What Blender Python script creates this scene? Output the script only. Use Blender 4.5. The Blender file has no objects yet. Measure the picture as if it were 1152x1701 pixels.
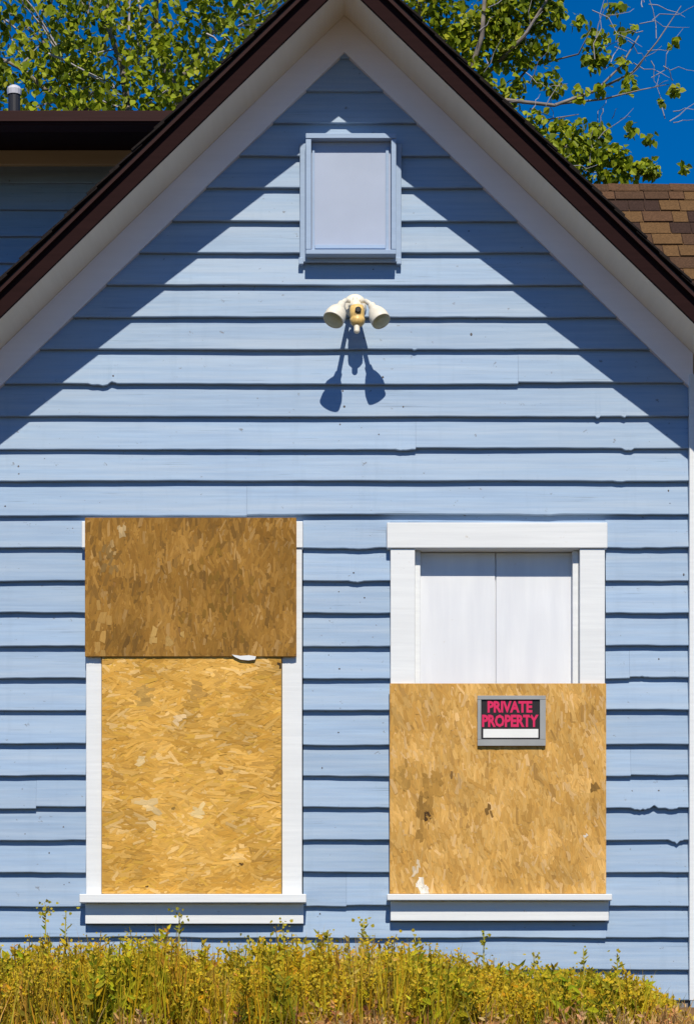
import bpy, bmesh, math, random
from mathutils import Vector, Matrix, noise
rnd = random.Random(7)
C = bpy.context.scene.collection
D2R = math.radians

# ------------------------------------------------------------------ camera, world, sun, exposure
L = 11.0                 # camera distance from the gable wall
S = 0.0027               # metres per photograph pixel on the gable wall
def X(px): return (px - 576.0) * S
def Z(py): return (1690.0 - py) * S
def W(px, py, y):        # photograph pixel -> world point on the plane y
    k = (L + y) / L
    return Vector(((px - 576.0) * S * k, y, (1690.0 - py) * S * k))

sc = bpy.context.scene
cam = bpy.data.cameras.new('camera'); camo = bpy.data.objects.new('camera', cam); C.objects.link(camo)
cam.sensor_fit = 'VERTICAL'; cam.sensor_height = 36.0; cam.sensor_width = 24.4
cam.lens = 36.0 * L / (1701 * S)
cam.shift_y = (1690 - 850.5) / 1701.0
cam.clip_start = 0.1; cam.clip_end = 2000
camo.location = (0, -L, 0); camo.rotation_euler = (D2R(90), 0, 0)
sc.camera = camo

SUN_EL, SUN_AZ = 49.5, 4.0       # azimuth towards +X from the camera side (-Y)
sd = Vector((math.sin(D2R(SUN_AZ)) * math.cos(D2R(SUN_EL)), -math.cos(D2R(SUN_AZ)) * math.cos(D2R(SUN_EL)), math.sin(D2R(SUN_EL))))
wd = bpy.data.worlds.new('World'); sc.world = wd; wd.use_nodes = True
nt = wd.node_tree; nt.nodes.clear()
sky = nt.nodes.new('ShaderNodeTexSky'); sky.sky_type = 'NISHITA'; sky.sun_disc = False
sky.sun_elevation = D2R(SUN_EL); sky.sun_rotation = D2R(180 - SUN_AZ)
sky.altitude = 1800; sky.air_density = 1.0; sky.dust_density = 0.1; sky.ozone_density = 4.0
hsv = nt.nodes.new('ShaderNodeHueSaturation'); hsv.inputs['Saturation'].default_value = 1.58; hsv.inputs['Value'].default_value = 1.0; hsv.inputs['Hue'].default_value = 0.507
bg = nt.nodes.new('ShaderNodeBackground'); bg.inputs[1].default_value = 0.10
wo = nt.nodes.new('ShaderNodeOutputWorld')
nt.links.new(sky.outputs[0], hsv.inputs['Color']); nt.links.new(hsv.outputs[0], bg.inputs[0]); nt.links.new(bg.outputs[0], wo.inputs[0])
sun = bpy.data.lights.new('sun', 'SUN'); sun.energy = 5.0; sun.angle = D2R(0.5); sun.color = (1.0, 0.91, 0.765)
suno = bpy.data.objects.new('sun', sun); C.objects.link(suno); suno.location = (2, -8, 12)
suno.rotation_euler = sd.to_track_quat('Z', 'Y').to_euler()
vs = sc.view_settings; vs.view_transform = 'Standard'; vs.look = 'None'; vs.gamma = 1.0; vs.use_curve_mapping = False
vs.exposure = 0.05

# ------------------------------------------------------------------ helpers
def tag(o, label=None, cat=None, group=None, kind=None):
    if label: o['label'] = label
    if cat: o['category'] = cat
    if group: o['group'] = group
    if kind: o['kind'] = kind
    return o
def empty(name, loc, label, cat, group=None):
    o = bpy.data.objects.new(name, None); C.objects.link(o); o.location = loc
    o.empty_display_size = 0.2
    return tag(o, label, cat, group)
def link(name, me, mat, parent=None):
    o = bpy.data.objects.new(name, me); C.objects.link(o)
    if mat is not None and not me.materials: me.materials.append(mat)
    if parent is not None:
        o.parent = parent
        o.matrix_parent_inverse = Matrix.Translation(world_of(parent)).inverted()
    return o
def world_of(o):         # everything is only translated
    v = Vector((0, 0, 0))
    while o is not None:
        v += Vector(o.location)
        if o.parent is not None: v += o.matrix_parent_inverse.translation
        o = o.parent
    return v
class MB:
    def __init__(s): s.v = []; s.f = []; s.col = []; s.uv = []
    def add(s, vs_, fs, col=None):
        n = len(s.v); s.v += [tuple(p) for p in vs_]
        for f in fs: s.f.append(tuple(i + n for i in f)); s.col.append(col)
    def box(s, x0, x1, y0, y1, z0, z1):
        s.add([(x0,y0,z0),(x1,y0,z0),(x1,y1,z0),(x0,y1,z0),(x0,y0,z1),(x1,y0,z1),(x1,y1,z1),(x0,y1,z1)],
              [(0,3,2,1),(4,5,6,7),(0,1,5,4),(1,2,6,5),(2,3,7,6),(3,0,4,7)])
    def tube(s, pts, rad, n=6, cap=True, col=None):
        pts = [Vector(p) for p in pts]; vv = []; ff = []
        for i, p in enumerate(pts):
            t = (pts[min(i+1, len(pts)-1)] - pts[max(i-1, 0)])
            if t.length < 1e-9: t = Vector((0,0,1))
            t.normalize()
            a = t.cross(Vector((0.31,0.95,0.05)));
            if a.length < 1e-3: a = t.cross(Vector((1,0,0)))
            a.normalize(); b = t.cross(a)
            r = rad[i] if isinstance(rad, (list, tuple)) else rad
            for k in range(n):
                w = 2*math.pi*k/n; vv.append(p + a*(r*math.cos(w)) + b*(r*math.sin(w)))
        for i in range(len(pts)-1):
            for k in range(n):
                k2 = (k+1) % n; ff.append((i*n+k, i*n+k2, (i+1)*n+k2, (i+1)*n+k))
        if cap: ff.append(tuple(reversed(range(n)))); ff.append(tuple((len(pts)-1)*n+k for k in range(n)))
        s.add(vv, ff, col)
    def lathe(s, prof, origin, axis, n=20, ey=1.0):   # prof: (distance along axis, radius)
        axis = Vector(axis).normalized(); o = Vector(origin)
        a = axis.cross(Vector((0,0,1)))
        if a.length < 1e-3: a = Vector((1,0,0))
        a.normalize(); b = axis.cross(a)
        vv = []; ff = []
        for d, r in prof:
            for k in range(n):
                w = 2*math.pi*k/n; vv.append(o + axis*d + a*(r*math.cos(w)) + b*(r*ey*math.sin(w)))
        for i in range(len(prof)-1):
            for k in range(n):
                k2 = (k+1) % n; ff.append((i*n+k, i*n+k2, (i+1)*n+k2, (i+1)*n+k))
        ff.append(tuple(reversed(range(n)))); ff.append(tuple((len(prof)-1)*n+k for k in range(n)))
        s.add(vv, ff)
    def mesh(s, name, smooth=False, fix=True):
        me = bpy.data.meshes.new(name); me.from_pydata(s.v, [], s.f)
        if any(c is not None for c in s.col):
            ca = me.color_attributes.new('tint', 'FLOAT_COLOR', 'CORNER')
            for p, c in zip(me.polygons, s.col):
                c = c or (1,1,1)
                for li in p.loop_indices: ca.data[li].color = (c[0], c[1], c[2], 1)
        if fix:
            bm = bmesh.new(); bm.from_mesh(me); bmesh.ops.recalc_face_normals(bm, faces=bm.faces); bm.to_mesh(me); bm.free()
        if smooth: me.polygons.foreach_set('use_smooth', [True]*len(me.polygons))
        me.update(); return me
    def build(s, name, mat, parent=None, smooth=False, bevel=0, fix=True):
        me = s.mesh(name, smooth, fix)
        if bevel:
            bm = bmesh.new(); bm.from_mesh(me)
            bmesh.ops.bevel(bm, geom=list(bm.edges), offset=bevel, segments=1, affect='EDGES', clamp_overlap=True)
            bm.to_mesh(me); bm.free()
        return link(name, me, mat, parent)
def box(name, mat, parent, x0, x1, y0, y1, z0, z1, bevel=0.002):
    m = MB(); m.box(min(x0,x1), max(x0,x1), y0, y1, min(z0,z1), max(z0,z1)); return m.build(name, mat, parent, bevel=bevel)
def pbox(name, mat, parent, px0, px1, y0, y1, py0, py1, bevel=0.002):
    return box(name, mat, parent, X(px0), X(px1), y0, y1, Z(py1), Z(py0), bevel)

# ------------------------------------------------------------------ materials
def mat_new(name, rough=0.7, spec=0.3):
    m = bpy.data.materials.new(name); m.use_nodes = True
    p = m.node_tree.nodes['Principled BSDF']
    p.inputs['Roughness'].default_value = rough; p.inputs['Specular IOR Level'].default_value = spec
    return m, m.node_tree, p
def N(t, kind, **kw):
    n = t.nodes.new(kind)
    for k, v in kw.items(): setattr(n, k, v)
    return n
def mapped(t, scale, src='Object'):
    if src == 'World':
        g = N(t, 'ShaderNodeNewGeometry'); o = g.outputs['Position']
    else:
        tc = N(t, 'ShaderNodeTexCoord'); o = tc.outputs[src]
    mp = N(t, 'ShaderNodeMapping'); mp.inputs['Scale'].default_value = scale
    t.links.new(o, mp.inputs[0]); return mp.outputs[0]
def noise_tex(t, scale, detail=4, sc_=1.0, src='World', rough=0.55):
    n = N(t, 'ShaderNodeTexNoise'); n.inputs['Scale'].default_value = sc_; n.inputs['Detail'].default_value = detail
    n.inputs['Roughness'].default_value = rough
    t.links.new(mapped(t, scale, src), n.inputs['Vector']); return n.outputs['Fac']
def ramp(t, fac, stops):
    r = N(t, 'ShaderNodeValToRGB'); e = r.color_ramp.elements
    while len(e) < len(stops): e.new(0.5)
    for el, (p, c) in zip(e, stops): el.position = p; el.color = (c[0], c[1], c[2], 1)
    t.links.new(fac, r.inputs[0]); return r.outputs[0]
def mix(t, fac, a, b, mode='MIX'):
    m = N(t, 'ShaderNodeMix', data_type='RGBA', blend_type=mode)
    for s_, v in ((m.inputs[0], fac), (m.inputs[6], a), (m.inputs[7], b)):
        if isinstance(v, (int, float)): s_.default_value = v
        elif isinstance(v, (tuple, list)): s_.default_value = (v[0], v[1], v[2], 1)
        else: t.links.new(v, s_)
    return m.outputs[2]
def bump(t, p, h, strength=0.3, dist=0.003):
    b = N(t, 'ShaderNodeBump'); b.inputs['Strength'].default_value = strength; b.inputs['Distance'].default_value = dist
    t.links.new(h, b.inputs['Height']); t.links.new(b.outputs[0], p.inputs['Normal'])
def painted_wood(name, base, dark, wear, worn=(0.3,0.26,0.22), rough=0.55, wear_at=0.72, objrand=0.1, grain=(2.5,2.5,60), cracks=0):
    m, t, p = mat_new(name, rough, 0.25)
    streak = noise_tex(t, grain, 5)
    big = noise_tex(t, (1.6,1.6,5), 3)
    c = mix(t, ramp(t, streak, [(0.35,(0,0,0)),(0.7,(1,1,1))]), dark, base)
    c = mix(t, ramp(t, big, [(0.35,(0.0,)*3),(0.7,(0.5,)*3)]), c, tuple(0.88*a for a in base))
    if objrand:
        oi = N(t, 'ShaderNodeObjectInfo')
        c = mix(t, 1.0, c, ramp(t, oi.outputs['Random'], [(0,(1-objrand,)*3),(1,(1+objrand*0.4,)*3)]), 'MULTIPLY')
    if cracks:
        ck = noise_tex(t, (2.2,2.2,150), 4, rough=0.6); pa = noise_tex(t, (2.6,2.6,9), 3)
        k1 = ramp(t, ck, [(0.60,(0,)*3),(0.66,(1,)*3)]); k2 = ramp(t, pa, [(0.50,(0,)*3),(0.64,(cracks,)*3)])
        c = mix(t, mix(t, 1.0, k1, k2, 'MULTIPLY'), c, tuple(a*0.45 for a in base))
        fade = noise_tex(t, (0.9,0.9,22), 5, rough=0.65)
        c = mix(t, ramp(t, fade, [(0.42,(0,)*3),(0.68,(0.45,)*3)]), c, (0.40,0.47,0.55))
        run = noise_tex(t, (16,16,1.1), 4, rough=0.6)
        c = mix(t, ramp(t, run, [(0.55,(0,)*3),(0.8,(0.35,)*3)]), c, tuple(a*0.72 for a in base))
    sp = noise_tex(t, (22,22,30), 6, rough=0.7)
    c = mix(t, ramp(t, sp, [(wear_at,(0,)*3),(wear_at+0.03,(wear,)*3)]), c, worn)
    t.links.new(c, p.inputs['Base Color'])
    if rough > 0.56: p.inputs['Specular IOR Level'].default_value = 0.08
    bump(t, p, streak, 0.35, 0.002)
    return m
BLUE = painted_wood('blue_siding_paint', (0.305,0.428,0.592), (0.245,0.35,0.505), 0.7, worn=(0.13,0.13,0.14), wear_at=0.655, cracks=0.8)
BLUE_TRIM = painted_wood('blue_trim_paint', (0.34,0.45,0.62), (0.31,0.415,0.58), 0.15, objrand=0.03)
WHITE = painted_wood('white_trim_paint', (0.77,0.80,0.82), (0.69,0.72,0.745), 0.6, worn=(0.5,0.45,0.38), objrand=0.02, wear_at=0.68)
WHITE_V = painted_wood('white_panel_paint', (0.77,0.80,0.84), (0.68,0.71,0.765), 0.4, worn=(0.55,0.5,0.45), objrand=0.02, wear_at=0.69, grain=(18,18,2.2))
SOFFIT = painted_wood('soffit_paint', (0.86,0.77,0.64), (0.82,0.73,0.60), 0.1, objrand=0)
FRIEZE = painted_wood('frieze_paint', (0.87,0.83,0.86), (0.84,0.80,0.83), 0.1, objrand=0)
BROWN = painted_wood('brown_fascia_paint', (0.022,0.009,0.009), (0.017,0.007,0.007), 0.2, worn=(0.05,0.03,0.025), objrand=0.05, rough=0.85)
BROWN_L = painted_wood('brown_gutter_paint', (0.036,0.015,0.014), (0.03,0.013,0.012), 0.1, objrand=0, rough=0.6)
BEIGE = painted_wood('beige_frieze_paint', (0.80,0.68,0.52), (0.74,0.62,0.46), 0.1, objrand=0)

def plain(name, col, rough=0.6, spec=0.3, var=0.12, sc_=(8,8,8), metal=0):
    m, t, p = mat_new(name, rough, spec)
    f = noise_tex(t, sc_, 5)
    c = ramp(t, f, [(0.3, tuple(a*(1-var) for a in col)), (0.7, tuple(a*(1+var) for a in col))])
    t.links.new(c, p.inputs['Base Color']); p.inputs['Metallic'].default_value = metal
    bump(t, p, f, 0.1, 0.002)
    return m
VENTP = painted_wood('vent_panel_paint', (0.40,0.465,0.60), (0.37,0.43,0.56), 0.3, objrand=0, grain=(6,6,6))
SHEATH = plain('dark_sheathing', (0.05,0.045,0.04), 0.9)
CONC = plain('foundation_concrete', (0.16,0.15,0.15), 0.9, var=0.3)
FLOOD = plain('weathered_cream_plastic', (0.72,0.68,0.58), 0.45, 0.4, var=0.12, sc_=(30,30,30))
FLOODY = plain('yellowed_plastic', (0.66,0.45,0.16), 0.4, 0.4, var=0.35, sc_=(40,40,40))
LENS = plain('flood_lamp_glass', (0.40,0.37,0.20), 0.25, 0.5, var=0.1, sc_=(40,40,40))
BLACKP = plain('black_plastic', (0.012,0.012,0.012), 0.4)
SIGN_FR = plain('grey_sign_rim', (0.30,0.31,0.31), 0.45, 0.4, var=0.1)
SIGN_BK = plain('black_sign_print', (0.015,0.013,0.015), 0.5, var=0.1)
SIGN_RD = plain('fluorescent_red_print', (0.62,0.018,0.10), 0.5, var=0.08, sc_=(40,40,40))
SIGN_WH = plain('white_sign_strip', (0.75,0.77,0.76), 0.5, var=0.04)
PIPE = plain('dark_vent_pipe', (0.025,0.025,0.03), 0.5)
PIPECAP = plain('pale_metal_cap', (0.5,0.5,0.55), 0.4)

def tinted(name, rough=0.7, transl=0.0, grain_uv=False, var=0.2, nscale=(20,20,20)):
    m, t, p = mat_new(name, rough, 0.2)
    at = N(t, 'ShaderNodeAttribute'); at.attribute_name = 'tint'
    if grain_uv:
        f = noise_tex(t, (3,45,1), 5, src='UV')
    else:
        f = noise_tex(t, nscale, 4)
    c = mix(t, 1.0, at.outputs['Color'], ramp(t, f, [(0.3,(1-var,)*3),(0.7,(1+var*0.6,)*3)]), 'MULTIPLY')
    t.links.new(c, p.inputs['Base Color'])
    if grain_uv: bump(t, p, f, 0.4, 0.001)
    if transl:
        tr = N(t, 'ShaderNodeBsdfTranslucent'); t.links.new(c, tr.inputs['Color'])
        ms = N(t, 'ShaderNodeMixShader'); ms.inputs[0].default_value = transl
        out = t.nodes['Material Output']
        t.links.new(p.outputs[0], ms.inputs[1]); t.links.new(tr.outputs[0], ms.inputs[2]); t.links.new(ms.outputs[0], out.inputs[0])
    return m
STRAND = tinted('osb_strand', 0.75, 0, True, 0.22)
LEAF = tinted('leaf_green', 0.5, 0.4, False, 0.15, (6,6,6))
WEED = tinted('weed_foliage', 0.7, 0.35, False, 0.15, (9,9,9))
BARK = plain('pale_bark', (0.22,0.19,0.165), 0.9, var=0.35, sc_=(6,6,14))
TWIG = plain('bare_twig', (0.34,0.32,0.34), 0.9, var=0.25, sc_=(9,9,9))
STEM = plain('weed_stem', (0.26,0.24,0.05), 0.8, var=0.3)
OLDWOOD = plain('weathered_timber_wood', (0.22,0.13,0.065), 0.9, var=0.45, sc_=(3,14,30))
def shingle_mat(name, col):
    m, t, p = mat_new(name, 0.95, 0.15)
    f = noise_tex(t, (90,90,90), 3); g = noise_tex(t, (9,9,9), 3)
    c = ramp(t, f, [(0.3, tuple(a*0.6 for a in col)), (0.7, tuple(a*1.35 for a in col))])
    c = mix(t, ramp(t, g, [(0.35,(0,)*3),(0.7,(0.4,)*3)]), c, tuple(a*0.7 for a in col))
    t.links.new(c, p.inputs['Base Color']); bump(t, p, f, 0.5, 0.003); return m
SHING = [shingle_mat('shingle_' + n, c) for n, c in (('tan',(0.125,0.070,0.030)),('brown',(0.075,0.042,0.024)),('umber',(0.042,0.024,0.018)),('rust',(0.10,0.054,0.029)))]
SHING_BK = shingle_mat('shingle_black', (0.018,0.014,0.013))
def soil():
    m, t, p = mat_new('dry_soil', 0.95, 0.1)
    a = noise_tex(t, (1.2,1.2,1.2), 6); b = noise_tex(t, (14,14,14), 6)
    c = mix(t, a, (0.095,0.068,0.03), (0.145,0.105,0.04)); c = mix(t, b, c, (0.055,0.032,0.018))
    t.links.new(c, p.inputs['Base Color']); bump(t, p, b, 0.6, 0.03); return m
SOIL = soil()

# ------------------------------------------------------------------ ground
def gz(x, y):
    if y > -0.9: base = -0.03
    elif y > -2.6: base = -0.03 - 0.16 * (-0.9 - y) / 1.7
    elif y > -8: base = -0.19 - 1.41 * (-2.6 - y) / 5.4
    else: base = -1.6
    if y > -9 and y < 4: base += 0.025 * noise.noise(Vector((x*1.7, y*1.7, 3.1))) * (1 if y < -0.2 else 0)
    return base
xs = [-600,-200,-80,-30,-14,-8] + [-5 + 0.25*i for i in range(41)] + [8,14,30,80,200,600]
ys = [-600,-200,-80,-30,-16,-11,-8] + [-7 + 0.25*i for i in range(33)] + [2,5,9,14,22,40,90,220,600]
gv = [(x, y, gz(x, y)) for y in ys for x in xs]; nx = len(xs)
gf = [(j*nx+i, j*nx+i+1, (j+1)*nx+i+1, (j+1)*nx+i) for j in range(len(ys)-1) for i in range(nx-1)]
g = MB(); g.add(gv, gf); tag(g.build('ground', SOIL, smooth=True), kind='structure')

# ------------------------------------------------------------------ the blue house: gable
X0 = X(572); M = 0.972                       # ridge line and roof slope
D = 0.35                                     # rake overhang
ZA = Z(27)                                   # underside of soffit at the ridge
def zs(x): return ZA - M * abs(x - X0)
XL, XR = X(-22), X(1150)                      # outer corners of the wall
EAVE = 1.60 + 0.34                           # half width to the eaves
house = empty('blue_house', (X0, 0, 0), 'pale blue clapboard house with steep gable and two boarded up windows', 'house')

# body (sheathing behind the boards, side walls, back)
m = MB()
zt = lambda x: zs(x) - 0.002
def wallpoly(y):
    return [(XL+0.03,y,-0.2),(XR-0.03,y,-0.2),(XR-0.03,y,zt(XR-0.03)),(X0,y,zt(X0)),(XL+0.03,y,zt(XL+0.03))]
m.add(wallpoly(0.10) + wallpoly(0.15), [(0,1,2,3,4),(9,8,7,6,5),(0,5,6,1),(1,6,7,2),(2,7,8,3),(3,8,9,4),(4,9,5,0)])
m.build('wall_sheathing', SHEATH, house)
box('foundation', CONC, house, XL+0.01, XR-0.01, 0.012, 0.097, -0.3, Z(1661), 0)
for nm, xa, xb in (('side_wall', XL+0.03, XL+0.08), ('side_wall', XR-0.08, XR-0.03)):
    m = MB(); z = -0.2; zmax = zs(XL+0.05) - 0.01
    while z < zmax:
        z1 = min(z + 0.146, zmax); out = -1 if xa < 0 else 1
        xo, xi = (xa, xb) if out < 0 else (xb, xa)
        m.add([(xi,0.155,z),(xi,2.38,z),(xo+out*0.018,2.38,z),(xo+out*0.018,0.155,z),(xi,0.155,z1),(xi,2.38,z1),(xo,2.38,z1),(xo,0.155,z1)],
              [(0,3,2,1),(4,5,6,7),(0,1,5,4),(1,2,6,5),(2,3,7,6),(3,0,4,7)]); z += 0.146
    m.build(nm, BLUE, house)

# clapboards: every board its own piece, lapped, with an uneven lower edge
ROWS = [96,150,204,258,312,367,419,473,526,580,636,691,745,799,855,909,965,1018,1073,1127,1180,1236,1289,1341,1395,1449,1505,1558,1610,1661]
WIN = [(143,503,867.5,1536), (648,1005,868,1531)]
def clapboard(x0, x1, zb, zt_, zrow0, zrow1, seed, wob=1.0, parent=None, yoff=0.0, chips=()):
    r = random.Random(seed)
    n = max(2, int((x1-x0)/0.055)+1); xs_ = [x0 + (x1-x0)*i/(n-1) for i in range(n)]
    for c in chips:
        if x0+0.02 < c[0] < x1-0.02: xs_ += [c[0]+c[1]*q for q in (-1,-0.8,-0.62,-0.4,-0.15,0.1,0.3,0.55,0.75,0.88,1)]
    xs_ = sorted({round(min(x1, max(x0, x)), 5) for x in xs_})
    m = MB(); vv = []
    def yf(z): return yoff + 0.026 * max(0, min(1, (z - zrow0)/(zrow1 - zrow0)))
    bow = r.uniform(-0.002, 0.002)
    for x in xs_:
        w = 0.0028*wob*noise.noise(Vector((x*1.9, seed*3.7, 0))) + 0.0013*wob*noise.noise(Vector((x*11, seed*1.3, 5)))
        for c in chips:
            d = abs(x-c[0])/c[1]
            if d < 1: w += c[2]*(1-d*d)*(0.65 + 0.7*noise.noise(Vector((x*70, seed*1.7, 2))))
        cup = 0.0025*wob*noise.noise(Vector((x*1.2, seed*2.1, 9)))
        yb = yf(zb) + cup
        vv += [(x, yoff+0.044, zb+w+0.001), (x, yb+0.002, zb+w), (x, yb, zb+w+0.0035), (x, yf(zt_), zt_), (x, yoff+0.044, zt_)]
    ff = []
    for i in range(len(xs_)-1):
        for k in range(5):
            k2 = (k+1) % 5; ff.append((i*5+k, (i+1)*5+k, (i+1)*5+k2, i*5+k2))
    ff += [(0,1,2,3,4), tuple(reversed([(len(xs_)-1)*5+k for k in range(5)]))]
    m.add(vv, ff); return m.build('clapboard', BLUE, parent or house)
CHIPS = {636: [(X(165),0.05,-0.012),(X(187),0.02,0.01)], 691: [(X(992),0.012,-0.012),(X(1035),0.012,-0.01)], 745: [(X(1042),0.03,-0.014),(X(670),0.035,-0.008)],
         799: [(X(1028),0.03,-0.006)], 965: [(X(592),0.035,-0.01)], 1341: [(X(1065),0.05,-0.012),(X(1085),0.02,0.012),(X(1115),0.03,-0.010)],
         1395: [(X(1122),0.035,-0.018)], 1289: [(X(1100),0.06,-0.003)], 909: [(X(1050),0.06,-0.005),(X(600),0.08,-0.004)], 580: [(X(688),0.012,-0.009)],
         855: [(X(400),0.09,-0.003),(X(900),0.1,-0.004)], 1127: [(X(1060),0.05,0.005)]}
JOINT = {1289: [1047], 1127: [1045], 745: [690], 855: [410], 636: [860], 1505: [575], 1341: [60]}
top_prev = Z(42)
for ri, pb in enumerate(ROWS):
    zb = Z(pb) + rnd.uniform(-0.0015, 0.0015); zt_ = top_prev + 0.012; zrow1 = top_prev; top_prev = zb
    half = (ZA - zt_ + 0.012) / M
    a, b = max(X(-16.5), X0 - half), min(X(1142.7), X0 + half)
    if b - a < 0.03: continue
    segs = [(a, b, zb, zt_)]
    for (p0, p1, q0, q1) in WIN:
        wx0, wx1, wz1, wz0 = X(p0)-0.001, X(p1)+0.001, Z(q0)+0.002, Z(q1)-0.002
        new = []
        for (s0, s1, u0, u1) in segs:
            if u1 <= wz0 + 0.012 or u0 >= wz1 or s1 <= wx0 or s0 >= wx1: new.append((s0, s1, u0, u1)); continue
            new.append((s0, wx0, u0, u1)); new.append((wx1, s1, u0, u1))
            if u1 > wz1 + 0.014: new.append((wx0, wx1, wz1, u1))
            if u0 < wz0 - 0.004: new.append((wx0, wx1, u0, wz0))
        segs = new
    out = []
    for s in segs:
        cuts = sorted(X(c) for c in JOINT.get(pb, []) if s[0]+0.05 < X(c) < s[1]-0.05)
        pts = [s[0]] + cuts + [s[1]]
        for i in range(len(pts)-1):
            e0 = 0.0003 if i > 0 else 0; e1 = 0.0003 if i < len(pts)-2 else 0
            out.append((pts[i]+e0, pts[i+1]-e1, s[2] + (0.003*((i % 2)*2-1) if cuts else 0), s[3]))
    for k, s in enumerate(out):
        ws = [X(143), X(648)]
        clapboard(s[0], s[1], s[2], s[3], zb, zrow1, ri*10+k+1, wob=2.2 if pb > 860 else 1.3, chips=CHIPS.get(pb, ()))

nails = MB(); rn = random.Random(17)
for pb, pt in zip(ROWS[4:], ROWS[3:]):
    for q in range(rn.randrange(1, 4)):
        px = rn.choice([rn.uniform(5,130), rn.uniform(512,636), rn.uniform(1012,1138), rn.uniform(5,1138)])
        if any(a-8 < px < b+8 and c-30 < pb < d+60 for a, b, c, d in WIN) or (490 < px < 675 and pb < 470): continue
        py = pb - rn.uniform(8, 44)
        if Z(py) > zs(X(px)) - 0.2: continue
        f = 0.026*(pb-py)/(pb-pt); rr = rn.uniform(0.0025, 0.0055)
        nails.lathe([(0, rr), (0.0015, rr*0.8)], (X(px), f-0.0005, Z(py)), (0,-1,0), 8, rn.uniform(0.6,1.6))
tag(nails.build('nail_heads', plain('rusty_nail', (0.11,0.105,0.11), 0.8, var=0.5), house), kind='stuff')

# rake trim
def rake(name, mat, side, y0, y1, zo0, zo1, parent, xa=0.0, xb=EAVE, bevel=0.0):
    m = MB(); vv = []
    for u in (xa, xb):
        x = X0 + side*u; z = ZA - M*u
        vv += [(x,y0,z+zo0),(x,y1,z+zo0),(x,y1,z+zo1),(x,y0,z+zo1)]
    m.add(vv, [(0,1,2,3),(7,6,5,4),(0,4,5,1),(1,5,6,2),(2,6,7,3),(3,7,4,0)])
    return m.build(name, mat, parent, bevel=bevel)
for side in (-1, 1):
    hw = (X0 - XL) if side < 0 else (XR - X0)
    rake('frieze_board', FRIEZE, side, -0.014, -0.001 + 0.03, -0.165, -0.0015, house, xb=hw - 0.002, bevel=0)
    rake('soffit', SOFFIT, side, -D, 2.3, 0.0, 0.014, house)
    rake('rake_board', BROWN, side, -D-0.022, -D-0.0005, -0.006, 0.090, house)
    rake('rake_trim', BROWN_L, side, -D-0.046, -D-0.0005, 0.092, 0.110, house)
    rake('roof_deck', SHEATH, side, -D-0.030, 2.35, 0.112, 0.124, house)
    # shingle courses, the ends show along the rake
    k = 0; u = 0.0; st = []
    big = MB()
    mesh_tab = None
    dirv = Vector((side, 0, -M)).normalized(); nrm = Vector((M*side, 0, 1)).normalized()
    ln = EAVE * math.sqrt(1+M*M); e = 0.135; cnt = int(ln/e)
    for k in range(cnt+1):
        d0 = k*e; d1 = min(d0 + e + 0.05, ln + 0.02)
        base = Vector((X0, 0, ZA + 0.127)) + dirv*d0
        yy = -D - 0.052 - rnd.uniform(0, 0.008)
        for j in range(10):
            y1 = yy + (0.22 + rnd.uniform(-0.05, 0.05))
            if j == 9: y1 = 2.36
            t0, t1 = 0.002, 0.0185
            mm = big if j else MB()
            p = [base + nrm*t0, base + dirv*(d1-d0) + nrm*(t1-0.007), base + dirv*(d1-d0) + nrm*(t1+0.001), base + nrm*(t0+0.007)]
            mm.add([(q.x, yy, q.z) for q in p] + [(q.x, y1-0.003, q.z) for q in p], [(0,1,2,3),(7,6,5,4),(0,4,5,1),(1,5,6,2),(2,6,7,3),(3,7,4,0)])
            if not j: mm.build('shingle', SHING_BK, house)
            yy = y1
            if j == 9: break
    tag(big.build('roof_shingles', SHING_BK, house), kind='stuff')
# corner boards
for xa, xb in ((X(1143), X(1154)), (X(-30), X(-17))):
    zc = zs(xa if xa > 0 else xb) - 0.003
    box('corner_board', WHITE if xa > 0 else BLUE_TRIM, house, xa, xb, -0.022, 0.124, Z(1662), zc - 0.11, 0.002)

# attic vent, covered over
vent = pbox('attic_vent', BLUE_TRIM, house, 498, 666, -0.016, 0.0, 240, 437, 0.003)
for a_, b_ in ((508, 517), (649, 657)):
    pbox('vent_frame', BLUE_TRIM, vent, a_, b_, -0.072, -0.0165, 240.5, 422.5, 0.002)
pbox('vent_frame', BLUE_TRIM, vent, 508, 657, -0.074, -0.0165, 231, 239.5, 0.002)
pbox('vent_panel', VENTP, vent, 517.3, 648.7, -0.030, -0.0165, 240, 428, 0.001)
pbox('vent_ledge', BLUE_TRIM, vent, 508, 657, -0.074, -0.0165, 423, 430.5, 0.002)
for a_, b_ in ((518.5, 522.5), (640, 645)): pbox('vent_bead', BLUE_TRIM, vent, a_, b_, -0.037, -0.0295, 250, 420, 0.001)
pbox('vent_bead', BLUE_TRIM, vent, 523, 639.5, -0.0375, -0.0295, 411, 417, 0.001)
for a_ in (496, 658): pbox('vent_foot', BLUE_TRIM, vent, a_, a_+8, -0.022, -0.001, 430, 441, 0.002)

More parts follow.
